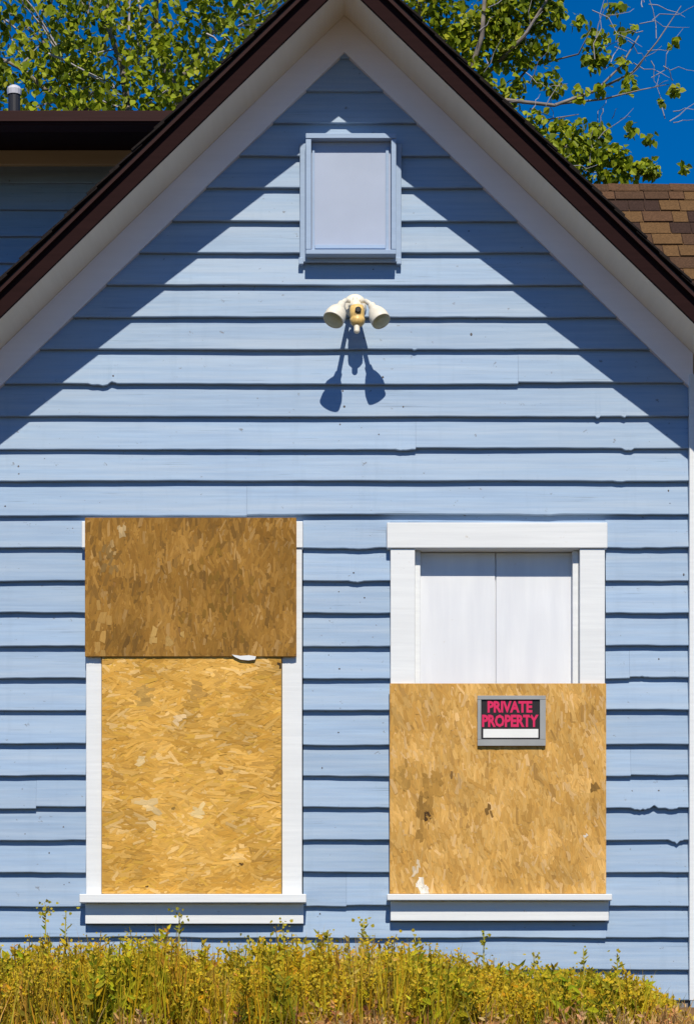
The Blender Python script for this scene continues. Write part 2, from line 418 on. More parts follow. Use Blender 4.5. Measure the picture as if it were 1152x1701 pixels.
# windows
wl = pbox('window', SHEATH, house, 150, 497, 0.052, 0.063, 880, 1480, 0)
pbox('header_casing', WHITE, wl, 137, 503, -0.028, 0.03, 868, 912, 0.003)
pbox('side_casing', WHITE, wl, 144, 169.5, -0.020, 0.05, 912.5, 1486, 0.002)
pbox('side_casing', WHITE, wl, 468.5, 501.5, -0.020, 0.05, 912.5, 1486, 0.002)
pbox('sill', WHITE, wl, 135, 509, -0.078, 0.05, 1486.5, 1501, 0.003)
pbox('apron', WHITE, wl, 143, 504, -0.030, 0.03, 1501.5, 1535, 0.002)
wr = pbox('window', WHITE_V, house, 660, 990, 0.080, 0.086, 880, 1480, 0)
pbox('header_casing', WHITE, wr, 642, 1007, -0.029, 0.079, 870, 912.5, 0.003)
pbox('side_casing', WHITE, wr, 648, 688.5, -0.020, 0.079, 913, 1486, 0.002)
pbox('side_casing', WHITE, wr, 961.5, 1003, -0.020, 0.079, 913, 1486, 0.002)
pbox('window_stop', WHITE, wr, 689, 698, 0.030, 0.065, 913, 1485, 0.002)
pbox('window_stop', WHITE, wr, 951, 961, 0.024, 0.065, 913, 1485, 0.002)
pbox('window_panel', WHITE_V, wr, 689.5, 823.2, 0.066, 0.0795, 913.5, 1484, 0.002)
pbox('window_panel', WHITE_V, wr, 824.8, 961, 0.068, 0.0795, 913.5, 1484, 0.002)
pbox('sill', WHITE, wr, 642, 1013, -0.076, 0.079, 1486.5, 1497, 0.003)
pbox('apron', WHITE, wr, 648, 1009, -0.032, 0.03, 1497.5, 1530, 0.002)

# ------------------------------------------------------------------ side wing on the left, behind the gable
YW = 2.45
wz_e = W(0, 183, 1.70).z                     # top of the gutter
z_gb = W(0, 207, 1.70).z                     # bottom of the gutter
z_sof = W(0, 250, YW).z                      # soffit meets the wall
wing = box('side_wing', SHEATH, house, -6.5, X0 - 0.2, YW+0.03, YW+0.15, -0.2, z_sof + 0.01, 0)
box('wing_gutter', BROWN_L, wing, -6.6, -0.55, 1.70, 1.815, z_gb, wz_e, 0.006)
box('gutter_lip', BROWN_L, wing, -6.6, -0.57, 1.690, 1.6995, wz_e - 0.062, wz_e - 0.052, 0.003)
def slab(name, mat, xa, xb, ya, za, yb, zb_, th):
    m = MB(); m.add([(xa,ya,za),(xb,ya,za),(xb,yb,zb_),(xa,yb,zb_),(xa,ya,za+th),(xb,ya,za+th),(xb,yb,zb_+th),(xa,yb,zb_+th)],
                    [(0,3,2,1),(4,5,6,7),(0,1,5,4),(1,2,6,5),(2,3,7,6),(3,0,4,7)]); return m.build(name, mat, wing)
slab('wing_soffit', BROWN, -6.55, -0.5, 1.817, z_gb + 0.002, YW+0.02, z_sof, 0.02)
box('wing_frieze', BEIGE, wing, -6.5, -0.5, YW-0.03, YW+0.028, W(0, 276, YW).z, z_sof - 0.004, 0.002)
slab('wing_roof', SHING_BK, -6.6, -0.1, 1.74, wz_e - 0.035, 7.0, wz_e - 0.035 + 5.26*0.2, 0.02)
zb = W(0, 276, YW).z + 0.05
for k in range(12):
    z1 = zb - 0.146*k; z0 = z1 - 0.146
    clapboard(-6.4, X0-0.25, z0, z1+0.012, z0, z1, 700+k, parent=wing, yoff=YW-0.012)
m = MB(); p0 = W(24, 175, 3.1); rp = 10*S*14.1/11
m.tube([(p0.x, 3.1, wz_e - 0.1), (p0.x, 3.1, W(0, 158, 3.1).z)], rp, 14); m.build('vent_pipe', PIPE, wing, smooth=False)
m = MB(); zt0 = W(0, 158, 3.1).z
m.lathe([(0, rp*1.15), (0.03, rp*1.25), (0.045, rp*1.0), (0.055, rp*0.5)], (p0.x, 3.1, zt0), (0,0,1), 14); m.build('pipe_cap', PIPECAP, wing)

# ------------------------------------------------------------------ rear roof on the right
YR = 5.0
pr = W(1000, 306, YR); zr = pr.z
rx0, rx1 = 0.7, 6.0; nrow = 18; ex = 0.15
rear = MB(); c45 = math.sqrt(0.5); ln = nrow*ex
rear.add([(rx0,YR,zr-0.02),(rx1,YR,zr-0.02),(rx1,YR-ln*c45,zr-0.02-ln*c45),(rx0,YR-ln*c45,zr-0.02-ln*c45),
          (rx0,YR+ln*c45,zr-0.02-ln*c45),(rx1,YR+ln*c45,zr-0.02-ln*c45)], [(0,1,2,3),(1,0,4,5)])
rear = rear.build('rear_roof', SHING[2], house)
m = MB(); m.box(rx0+0.1, rx1-0.1, YR-ln*c45+0.3, YR+ln*c45-0.3, -0.2, zr-0.02-ln*c45+0.25); m.build('rear_wall', BLUE, house)
tabs = {}
def tab_mesh(w, th, mi):
    key = (w, th, mi)
    if key not in tabs:
        mb = MB(); h = ex + 0.03
        # local: x across, y = up the slope, z = off the slope
        mb.add([(0,0,0.002),(w-0.003,0,0.002),(w-0.003,h,-0.004),(0,h,-0.004),(0.003,0,0.002+th),(w-0.006,0,0.002+th),(w-0.003,h,0.001),(0,h,0.001)],
               [(0,3,2,1),(4,5,6,7),(0,1,5,4),(1,2,6,5),(2,3,7,6),(3,0,4,7)])
        me = mb.mesh('shingle'); me.materials.append(SHING[mi]); tabs[key] = me
    return tabs[key]
rest = MB(); r2 = random.Random(21); rpos = world_of(rear)
for row in range(nrow):
    d = (row+1)*ex + 0.035
    x = rx0 - r2.uniform(0, 0.15)
    while x < rx1:
        w = r2.choice([0.10, 0.13, 0.16, 0.19]); th = r2.choice([0.006, 0.006, 0.012])
        mi = r2.choices([0,1,2,3], [5,2,3,3])[0] if th < 0.01 else r2.choices([0,1,2,3], [3,1,1,2])[0]
        org = Vector((x, YR - d*c45, zr - 0.02 - d*c45))
        if row < 11 and 1.15 < x < 2.75:
            o = bpy.data.objects.new('shingle', tab_mesh(w, th, mi)); C.objects.link(o); o.parent = rear
            o.matrix_parent_inverse = Matrix.Translation(rpos).inverted()
            o.location = org; o.rotation_euler = (D2R(45), 0, 0)
        else:
            R = Matrix.Rotation(D2R(45), 3, 'X'); h = ex+0.03
            loc = [(0,0,0.002),(w-0.003,0,0.002),(w-0.003,h,-0.004),(0,h,-0.004),(0.003,0,0.002+th),(w-0.006,0,0.002+th),(w-0.003,h,0.001),(0,h,0.001)]
            rest.add([org + R @ Vector(p) for p in loc], [(0,3,2,1),(4,5,6,7),(0,1,5,4),(1,2,6,5),(2,3,7,6),(3,0,4,7)])
        x += w
tag(rest.build('shingle_field', SHING[1], rear), kind='stuff')
x = rx0; k = 0
while x < rx1:
    mb = MB(); w = 0.20
    mb.add([(x,YR-0.055,zr-0.052),(x,YR,zr+0.006),(x,YR+0.055,zr-0.05),(x+w+0.02,YR-0.055,zr-0.058),(x+w+0.02,YR,zr),(x+w+0.02,YR+0.055,zr-0.058),
            (x,YR-0.055,zr-0.062),(x,YR,zr-0.006),(x,YR+0.055,zr-0.06),(x+w+0.02,YR-0.055,zr-0.066),(x+w+0.02,YR,zr-0.008),(x+w+0.02,YR+0.055,zr-0.066)],
           [(0,1,4,3),(1,2,5,4),(6,9,10,7),(7,10,11,8),(0,3,9,6),(2,8,11,5),(0,6,7,1),(1,7,8,2),(3,4,10,9),(4,5,11,10)])
    mb.build('ridge_cap', SHING[3 if k % 2 else 1], rear); x += w; k += 1

# ------------------------------------------------------------------ OSB boards
def clip_poly(poly, x0, x1, z0, z1):
    def cut(ps, ax, lim, keep_less):
        res = []
        for i in range(len(ps)):
            a, b = ps[i], ps[(i+1) % len(ps)]
            ia = (a[ax] <= lim) if keep_less else (a[ax] >= lim); ib = (b[ax] <= lim) if keep_less else (b[ax] >= lim)
            if ia: res.append(a)
            if ia != ib:
                t_ = (lim - a[ax])/(b[ax]-a[ax]); res.append(tuple(a[q] + (b[q]-a[q])*t_ for q in range(len(a))))
        return res
    for ax, lim, kl in ((0,x0,False),(0,x1,True),(1,z0,False),(1,z1,True)):
        if len(poly) < 3: return []
        poly = cut(poly, ax, lim, kl)
    return poly if len(poly) >= 3 else []
def osb(name, label, px0, px1, py0, py1, yf, yb, ang, spread, pal, base, n, seed, extra=()):
    r = random.Random(seed); x0, x1, z0, z1 = X(px0), X(px1), Z(py1), Z(py0)
    cx, cz = (x0+x1)/2, z0
    mb = MB(); mb.box(x0-cx, x1-cx, yf-yb, 0, 0, z1-z0)
    root = mb.build(name, plain('osb_core_' + str(seed), base, 0.85, var=0.25, sc_=(30,30,30)), bevel=0.0015)
    root.location = (cx, yb, z0); tag(root, label, 'plywood board')
    tw_ = sum(q[1] for q in pal); mean = tuple(sum(q[0][k]*q[1] for q in pal)/tw_ for k in range(3))
    vs_, fs, cols, uvs = [], [], [], []
    def flake(fx, fz, l, w, a, col, yy):
        ca, sa = math.cos(a), math.sin(a)
        e1, e2 = r.uniform(-0.3,0.3)*w, r.uniform(-0.3,0.3)*w
        pts = [(-l/2+e1,-w/2),(0,-w/2*r.uniform(0.8,1.15)),(l/2+e2,-w/2*r.uniform(0.6,1)),(l/2-e2,w/2*r.uniform(0.5,1)),(0.1*l,w/2*r.uniform(0.8,1.15)),(-l/2-e1,w/2*r.uniform(0.6,1))]
        ou, ov = r.random()*50, r.random()*50
        poly = [(fx+p[0]*ca-p[1]*sa, fz+p[0]*sa+p[1]*ca, p[0]+ou, p[1]+ov, p[0]) for p in pts]
        poly = clip_poly(poly, 0.001, x1-x0-0.001, 0.001, z1-z0-0.001)
        if not poly: return
        tilt = r.uniform(-0.006, 0.006); n0 = len(vs_)
        for p in poly: vs_.append((p[0]-(x1-x0)/2, yf-yb - yy - tilt*p[4], p[1])); uvs.append((p[2]*8, p[3]*8))
        fs.append(tuple(range(n0, n0+len(poly)))); cols.append(col)
    for i in range(n):
        l = r.uniform(0.025, 0.09); w = r.uniform(0.007, 0.020)
        a = ang + r.gauss(0, spread); c = r.choices([p[0] for p in pal], [p[1] for p in pal])[0]
        v = r.uniform(0.9, 1.08); fx, fz = r.uniform(0, x1-x0), r.uniform(0, z1-z0)
        bl = noise.noise(Vector((fx*7, fz*7, seed*3.3))) + 0.6*noise.noise(Vector((fx*19, fz*19, seed)))   # batches of darker and paler strands
        v *= 1 + 0.30*bl; pl = max(0, bl)*0.25
        c = tuple(((0.62*q + 0.38*mq)*(1-pl) + pl*p_)*v for q, mq, p_ in zip(c, mean, (mean[0]*1.15, mean[1]*1.35, mean[2]*2.2)))
        flake(fx, fz, l, w, a, c, 0.0004 + 0.0016*i/n)
    for (ex_, ey_, er, ec, en, el) in extra:     # marks of their own: knots, stains, paint
        for i in range(en):
            q = r.random()**0.7*er; th = r.random()*6.283
            v = r.uniform(0.8, 1.15)
            flake(X(ex_)-x0+q*math.cos(th)*0.8, Z(ey_)-z0+q*math.sin(th)*1.2, r.uniform(0.4,1)*el, r.uniform(0.25,0.5)*el, ang + r.gauss(0, spread), tuple(c_*v for c_ in ec), 0.0021 + 0.0003*i/en)
    me = bpy.data.meshes.new('strands'); me.from_pydata(vs_, [], fs)
    ca = me.color_attributes.new('tint', 'FLOAT_COLOR', 'CORNER'); uv = me.uv_layers.new(name='UVMap')
    for p, c in zip(me.polygons, cols):
        for li in p.loop_indices:
            ca.data[li].color = (c[0], c[1], c[2], 1); uv.data[li].uv = uvs[me.loops[li].vertex_index]
    bm = bmesh.new(); bm.from_mesh(me)
    for f in bm.faces:
        f.normal_update()
        if f.normal.y > 0: f.normal_flip()
    bm.to_mesh(me); bm.free()
    o = bpy.data.objects.new('strands', me); C.objects.link(o); me.materials.append(STRAND); o.parent = root; o['kind'] = 'stuff'
    return root
GOLD = [((0.62,0.34,0.060),6),((0.70,0.42,0.11),3),((0.54,0.27,0.032),4),((0.76,0.52,0.22),1.2),((0.42,0.22,0.04),1.2),((0.62,0.36,0.045),1.5)]
GOLD2 = [((0.58,0.325,0.075),6),((0.64,0.39,0.12),4),((0.50,0.26,0.05),4),((0.68,0.45,0.21),1.6),((0.36,0.19,0.045),0.9)]
BRN = [((0.30,0.150,0.022),5),((0.24,0.112,0.014),4),((0.37,0.195,0.040),3),((0.40,0.24,0.085),1.0),((0.15,0.075,0.014),2)]
DK = (0.10,0.05,0.012); PALE = (0.78,0.72,0.62)
board_dark = osb('strand_board', 'weathered dark brown board nailed over the top of the left window', 143, 492.5, 863, 1093, -0.043, -0.0285, D2R(88), 0.28, BRN, (0.24,0.12,0.03), 4200, 11,
    extra=[(205,885,0.025,(0.46,0.32,0.15),7,0.045),(190,910,0.03,(0.38,0.24,0.09),6,0.04),(185,935,0.06,(0.24,0.14,0.04),9,0.045),(440,880,0.06,(0.22,0.105,0.015),14,0.05),(360,1000,0.22,(0.22,0.115,0.016),30,0.045),(280,1070,0.10,(0.44,0.27,0.08),9,0.05),(170,1060,0.12,(0.40,0.23,0.06),9,0.06)])
board_gold = osb('strand_board', 'tall bright golden board filling the left window below the dark board', 170.5, 467.5, 1080, 1485.5, -0.034, 0.0, D2R(3), 0.45, GOLD, (0.55,0.30,0.05), 4800, 12,
    extra=[(240,1160,0.05,(0.47,0.28,0.07),16,0.05),(330,1150,0.04,(0.46,0.26,0.06),12,0.05),(300,1195,0.03,(0.66,0.47,0.24),8,0.04),(402,1434,0.008,DK,3,0.02),(245,1473,0.005,DK,3,0.014),(288,1345,0.01,(0.3,0.18,0.04),4,0.02),
           (365,1285,0.012,(0.34,0.17,0.03),3,0.03),(235,1265,0.02,(0.72,0.52,0.24),4,0.05),(250,1345,0.06,(0.72,0.52,0.24),8,0.06),(330,1350,0.03,(0.74,0.54,0.24),5,0.06),(467,1105,0.012,(0.05,0.03,0.01),4,0.03)])
board_right = osb('strand_board', 'golden board covering the lower half of the right window, with the sign on it', 646.5, 1004.5, 1137, 1485.5, -0.036, -0.0215, D2R(100), 0.30, GOLD2, (0.52,0.28,0.06), 4800, 13,
    extra=[(708,1358,0.016,(0.07,0.035,0.01),10,0.03),(705,1340,0.05,(0.33,0.18,0.04),18,0.05),(715,1310,0.06,(0.42,0.23,0.05),20,0.05),(670,1290,0.05,(0.44,0.25,0.06),12,0.05),(695,1390,0.04,(0.40,0.22,0.05),8,0.05),
           (700,1474,0.03,PALE,16,0.04),(690,1440,0.03,(0.62,0.50,0.34),5,0.04),(985,1310,0.03,(0.24,0.13,0.03),5,0.04),(810,1350,0.02,(0.22,0.12,0.03),3,0.04),(748,1290,0.01,(0.18,0.10,0.03),3,0.03),(970,1390,0.012,PALE,3,0.02)])
# torn paint smear hanging below the dark board
m = MB(); pts_ = [(386,1090),(391,1094),(400,1098),(413,1099.5),(424,1098),(426,1093),(414,1091),(400,1092)]
m.add([(X(a), -0.0475, Z(b)) for a, b in pts_] + [(X(a), -0.0438, Z(b)) for a, b in pts_], [tuple(range(8)), tuple(range(15,7,-1))] + [(k,(k+1)%8,8+(k+1)%8,8+k) for k in range(8)])
m.build('paint_smear', WHITE, board_dark)

# ------------------------------------------------------------------ sign
sx, sz = X(848), Z(1241)
sign = empty('warning_sign', (sx, -0.0385, sz), 'red and black sign reading PRIVATE PROPERTY in a grey rim, on the right board', 'sign')
def sbox(name, mat, px0, px1, py0, py1, y0, y1, par=sign, bevel=0.0008):
    return pbox(name, mat, par, px0, px1, y0, y1, py0, py1, bevel)
sbox('sign_panel', SIGN_BK, 794, 902, 1160.5, 1239, -0.0450, -0.0386)
sbox('sign_rim', SIGN_FR, 791.5, 904, 1158, 1164.5, -0.0520, -0.0388)
sbox('sign_rim', SIGN_FR, 791.5, 904, 1230.5, 1241, -0.0520, -0.0388)
sbox('sign_rim', SIGN_FR, 791.5, 797.5, 1164.8, 1230.2, -0.0518, -0.0388)
sbox('sign_rim', SIGN_FR, 894.5, 904, 1164.8, 1230.2, -0.0518, -0.0388)
sbox('write_in_strip', SIGN_WH, 801, 892, 1213, 1227.5, -0.0466, -0.0451)
def lettering(txt, px0, px1, py0, py1):
    cu = bpy.data.curves.new('lettering', 'FONT'); cu.body = txt; cu.extrude = 0.0004; cu.offset = 0.042; cu.resolution_u = 2; cu.size = 1
    cu.space_character = 0.97
    to = bpy.data.objects.new('lettering_source', cu); C.objects.link(to)
    bpy.context.view_layer.update()
    me = bpy.data.meshes.new_from_object(to.evaluated_get(bpy.context.evaluated_depsgraph_get()))
    bpy.data.objects.remove(to)
    xs_ = [v.co.x for v in me.vertices]; ys_ = [v.co.y for v in me.vertices]
    ax, bx, ay, by = min(xs_), max(xs_), min(ys_), max(ys_)
    for v in me.vertices:
        u = (v.co.x-ax)/(bx-ax); w = (v.co.y-ay)/(by-ay)
        v.co = (X(px0)+(X(px1)-X(px0))*u, -0.0458 - (0.0004 if v.co.z > 0 else -0.0003), Z(py1)+(Z(py0)-Z(py1))*w)
    me.name = 'lettering'; me.materials.clear(); me.materials.append(SIGN_RD)
    return link('lettering', me, SIGN_RD, sign)
lettering('PRIVATE', 808, 882, 1166.5, 1186)
lettering('PROPERTY', 799, 892.5, 1189, 1210)

# ------------------------------------------------------------------ twin floodlight
fz = Z(509); fx = X(589)
fl = empty('floodlight', (fx, 0, fz), 'twin lamp security floodlight with yellowed motion sensor, under the attic vent', 'outdoor light')
m = MB(); m.lathe([(0,0.052),(0.018,0.052),(0.030,0.044),(0.036,0.025)], (fx, 0.004, fz), (0,-1,0), 24); m.build('wall_plate', FLOOD, fl, smooth=False)
def lamp(px, py, p, jx, ax_, rp_):
    face = W(px, py, -p); joint = Vector((jx, -0.06, fz+0.008))
    d = Vector(ax_).normalized()
    m = MB(); R = rp_*S*(L-p)/L
    back = face - d*0.112
    prof = [(-0.002,0.010),(0.004,0.016),(0.026,0.018),(0.036,0.026),(0.055,R*0.82),(0.080,R*0.98),(0.108,R),(0.113,R*0.97),(0.111,R*0.92)]
    m.lathe(prof, back, d, 24); lh = m.build('lamp_head', FLOOD, fl, smooth=True)
    m = MB(); m.lathe([(0.106,R*0.92),(0.1115,R*0.91),(0.1155,R*0.55),(0.117,R*0.1)], back, d, 24); m.build('lamp_lens', LENS, lh)
    m = MB(); m.tube([Vector((fx + (jx-fx)*0.5, -0.028, fz)), joint, (joint+back)/2 + Vector((0,0,0.006)), back + d*0.006], [0.011,0.010,0.010,0.011], 10); m.build('lamp_arm', FLOOD, fl, smooth=True)
lamp(553, 532, 0.255, fx-0.028, (-0.36,-0.44,-0.82), 18)
lamp(633, 534, 0.225, fx+0.028, (0.40,-0.44,-0.80), 16.5)
# motion sensor: a rounded head on a knuckle
m = MB(); m.tube([(fx,-0.03,fz+0.004),(fx+0.001,-0.075,fz+0.014)], 0.013, 10); m.build('sensor_arm', FLOOD, fl, smooth=True)
sp = W(593, 524, -0.10)
m = MB(); m.lathe([(-0.046,0.022),(-0.040,0.031),(-0.02,0.034),(0.012,0.033),(0.016,0.030),(0.020,0.034),(0.036,0.032),(0.048,0.022),(0.053,0.010)], sp, (0.04,-0.25,-1), 20, 0.9)
sh = m.build('motion_sensor', FLOODY, fl, smooth=True)
m = MB(); q = sp + Vector((0.004,-0.031,0.016)); m.lathe([(-0.004,0.014),(0.004,0.014),(0.006,0.010)], q, (0,-1,0.1), 14); m.build('sensor_eye', BLACKP, sh)
m = MB(); m.lathe([(0,0.013),(0.03,0.013),(0.036,0.009)], sp + Vector((-0.002,-0.012,-0.048)), (0,-0.2,-1), 14); m.build('sensor_dial', FLOOD, sh)
m = MB(); m.lathe([(0,0.030),(0.008,0.032),(0.02,0.026),(0.032,0.016),(0.040,0.006)], sp + Vector((-0.008,0.02,0.040)), (0,0,1), 16); m.build('sensor_hood', FLOOD, sh, smooth=True)

# ------------------------------------------------------------------ trees
def leaf_verts(p, d, n_, l, w):
    d = d.normalized(); s = d.cross(n_);
    if s.length < 1e-3: s = d.cross(Vector((1,0,0.2)))
    s.normalize(); nn = s.cross(d)
    up = nn*(w*0.14)
    return [p, p + d*l*0.3 + s*w*0.5 + up, p + d*l*0.62 + s*w*0.4 + up, p + d*l, p + d*l*0.62 - s*w*0.4 + up, p + d*l*0.3 - s*w*0.5 + up], [(0,1,2,3),(0,3,4,5)]
LCOL = [((0.26,0.32,0.012),4),((0.35,0.41,0.020),3.5),((0.17,0.23,0.010),3.5),((0.40,0.41,0.035),1.5),((0.10,0.14,0.01),1.6)]
def rand_dir(r, zbias=0.0):
    v = Vector((r.gauss(0,1), r.gauss(0,1), r.gauss(0,1)+zbias)); return v.normalized()
leaf_meshes = []
rl = random.Random(5)
for k, (c, _) in enumerate(LCOL):
    mb = MB(); vv, ff = leaf_verts(Vector((0,0,0)), Vector((0,0,-1)), Vector((0,-1,0)), 0.085, 0.075)
    mb.add(vv, ff, c); me = mb.mesh('leaf', fix=False); me.materials.append(LEAF); leaf_meshes.append(me)
def make_tree(label, base, limbs, clumps, twigs, seed, nsingle):
    r = random.Random(seed)
    t = empty('cottonwood_tree', base, label, 'tree', 'trees behind the house')
    tb = MB(); tb.tube(limbs[0][0], limbs[0][1], 10); tr = tb.build('trunk', BARK, t, smooth=True)
    for pts, rad in limbs[1:]:
        b = MB(); b.tube(pts, rad, 7); b.build('branch', BARK, t, smooth=True)
    b = MB()
    for pts, rad in twigs: b.tube(pts, rad, 4)
    tag(b.build('twigs', TWIG, t), kind='stuff')
    crown = MB(); singles = []
    for (c, rad, n) in clumps:
        for i in range(n):
            d = rand_dir(r); q = c + Vector((d.x*rad[0], d.y*rad[1], d.z*rad[2])) * (r.random()**0.45)
            col = r.choices([x[0] for x in LCOL], [x[1] for x in LCOL])[0]; v = r.uniform(0.85,1.15)
            l = r.uniform(0.05, 0.082); w = l*r.uniform(0.65, 0.9)
            dd = Vector((r.gauss(0,0.7), r.gauss(0,0.7), r.gauss(-0.7,0.6))); nn = Vector((r.gauss(0,0.6), r.gauss(-0.7,0.5), r.gauss(0.5,0.5)))
            if q.y < c.y - rad[1]*0.2 and r.random() < 0.06 and len(singles) < nsingle: singles.append((q, dd, nn, l, r.randrange(len(LCOL)))); continue
            vv, ff = leaf_verts(q, dd, nn, l, w); crown.add(vv, ff, tuple(x*v for x in col))
    tag(crown.build('crown', LEAF, t, fix=False), kind='stuff')
    tw = world_of(t)
    for q, dd, nn, l, k in singles:
        o = bpy.data.objects.new('leaf', leaf_meshes[k]); C.objects.link(o); o.parent = t
        o.matrix_parent_inverse = Matrix.Translation(tw).inverted()
        o.location = q; s = l/0.08; o.scale = (s, s, s)
        z = -dd.normalized(); x = z.cross(-nn)
        x = x.normalized() if x.length > 1e-3 else Vector((1,0,0)); y = z.cross(x)
        o.rotation_euler = Matrix((x, y, z)).transposed().to_euler()
    return t
def curve(a, b, r, n=5, wob=0.12, sag=0.0):
    a, b = Vector(a), Vector(b); ln = (b-a).length; out = []
    for i in range(n+1):
        t = i/n; p = a.lerp(b, t)
        if 0 < i < n: p += Vector((r.gauss(0,wob), r.gauss(0,wob), r.gauss(0,wob)))*ln*0.25
        p.z += sag*math.sin(t*math.pi); out.append(p)
    return out
# left tree: dense
rt = random.Random(31); YT = 9.5
def T(px, py, y=YT): return W(px, py, y)
tbase = Vector((T(230,0).x, YT, -0.03))
top = T(240, -60)
limbs = [(curve(tbase, T(235, 330), rt, 6, 0.05), [0.28,0.26,0.24,0.22,0.2,0.18,0.17])]
for (a, b, ra) in [((235,330),(60,40),0.07),((235,330),(160,-120),0.08),((235,330),(300,-150),0.09),((235,330),(420,20),0.07),((150,190),(-60,60),0.05),((300,130),(480,-60),0.05),((180,60),(90,-140),0.04),((60,60),(15,20),0.03),((330,200),(345,90),0.03)]:
    limbs.append((curve(T(*a), T(*b, YT + rt.uniform(-0.2,0.8)), rt, 6, 0.10), [ra*0.55*(1-0.13*i) for i in range(7)]))
twigs = []
for i in range(120):
    a = T(rt.uniform(-60,520), rt.uniform(-200,210), YT + rt.uniform(-1.2,0.8)); b = a + Vector((rt.gauss(0,0.3), rt.gauss(0,0.2), rt.gauss(0.15,0.3)))
    twigs.append((curve(a, b, rt, 4, 0.1), [0.010,0.008,0.007,0.005,0.003]))
clumps = []
for i in range(270):
    px, py = rt.uniform(-160, 560), rt.uniform(-330, 260)
    yy = YT + rt.uniform(-1.3, 1.0)
    rr = rt.uniform(0.22, 0.46)
    dens = 1.0 if py > 100 else 0.72
    clumps.append((T(px, py, yy), (rr*1.1, rr, rr*0.8), int(rt.uniform(48, 84)*dens)))
make_tree('dense leafy green tree rising above the flat brown roof edge', tbase, limbs, clumps, twigs, 41, 260)
# right tree: open crown with bare twigs
rt = random.Random(77); YT = 10.0
tbase = Vector((T(700,0).x, YT, -0.03))
limbs = [(curve(tbase, T(690, 420), rt, 6, 0.04), [0.22,0.2,0.19,0.17,0.15,0.13,0.12])]
for pl, ra in [([(690,420),(760,180),(800,60),(810,-90)],0.07),([(700,380),(740,210),(700,70),(690,-80)],0.06),([(760,220),(830,165),(920,175),(990,150),(1030,110),(1060,60)],0.035),
               ([(720,330),(850,230),(930,240),(1010,270),(1080,290)],0.045),([(800,130),(870,60),(920,-20),(960,-90)],0.035),([(990,150),(1050,120),(1090,70),(1130,10)],0.020),
               ([(930,172),(1000,165),(1060,150),(1110,140)],0.018),([(850,230),(900,200),(960,190)],0.022),([(830,165),(880,110),(960,90),(980,50)],0.022),([(860,240),(880,180),(930,200)],0.012)]:
    pts = []
    for i, p in enumerate(pl): pts.append(T(p[0], p[1], YT + rt.uniform(-0.35, 0.35)))
    limbs.append((pts, [ra*0.6*(1-0.75*i/(len(pl)-1)) for i in range(len(pl))]))
twigs = []
for (px, py, n, sp_) in [(1050,70,12,40),(1080,40,8,40),(1080,100,10,40),(1020,120,10,40),(1090,140,10,40),(980,60,10,50),(900,150,14,60),(1000,190,12,60),(1110,210,8,40),(880,60,14,80),(760,60,14,70),(960,250,12,60),(800,150,14,60)]:
    for i in range(int(n*0.45)):
        a = T(px + rt.gauss(0, sp_*0.5), py + rt.gauss(0, sp_*0.5), YT + rt.uniform(-0.5,0.5)); b = a + Vector((rt.gauss(0.12,0.16), rt.gauss(0,0.12), rt.gauss(0.12,0.18)))
        twigs.append((curve(a, b, rt, 4, 0.16), [0.0045,0.004,0.003,0.0025,0.0015]))
clumps = []
for (px, py, rx, rz, n) in [(705,20,45,50,60),(760,60,55,60,95),(830,30,60,45,110),(900,20,40,40,55),(780,120,40,40,55),(850,80,45,40,60),(870,-50,90,60,130),(740,-60,80,60,120),(735,120,22,40,30),(760,170,30,30,22),(820,150,30,30,22),
                          (905,80,25,20,14),(965,35,18,12,8),(985,75,16,30,16),(990,100,22,22,20),(1000,60,12,14,5),(1030,55,10,20,6),(1022,12,18,8,7),(1120,67,7,7,4),(1050,45,8,8,3),(1035,100,14,12,6),(1042,130,10,10,5),
                          (905,130,25,25,14),(920,148,18,12,10),(965,155,20,12,9),(995,145,16,10,7),(850,170,25,25,12),(860,140,14,18,10),(1040,150,10,8,4),(1120,150,9,8,7),(1100,170,6,8,2),(1048,212,9,14,8),(1076,230,11,10,6),
                          (900,230,45,35,45),(960,240,50,45,80),(1000,260,40,35,62),(940,275,50,35,65),(1060,278,36,16,42),(1030,255,22,20,22),(885,200,25,20,18),(1136,280,7,7,5),(860,230,25,30,20),(1000,215,20,15,10),(925,205,22,15,12),(1015,295,40,14,26),(1085,285,14,12,10)]:
    k = S*(L+YT)/L
    clumps.append((T(px, py, YT), (rx*k, max(0.12, rx*k*0.8), rz*k), int(n*(5.0 if px < 930 and py < 130 else 3.2))))
make_tree('open crowned green tree with bare pale twigs against the blue sky', tbase, limbs, clumps, twigs, 52, 260)

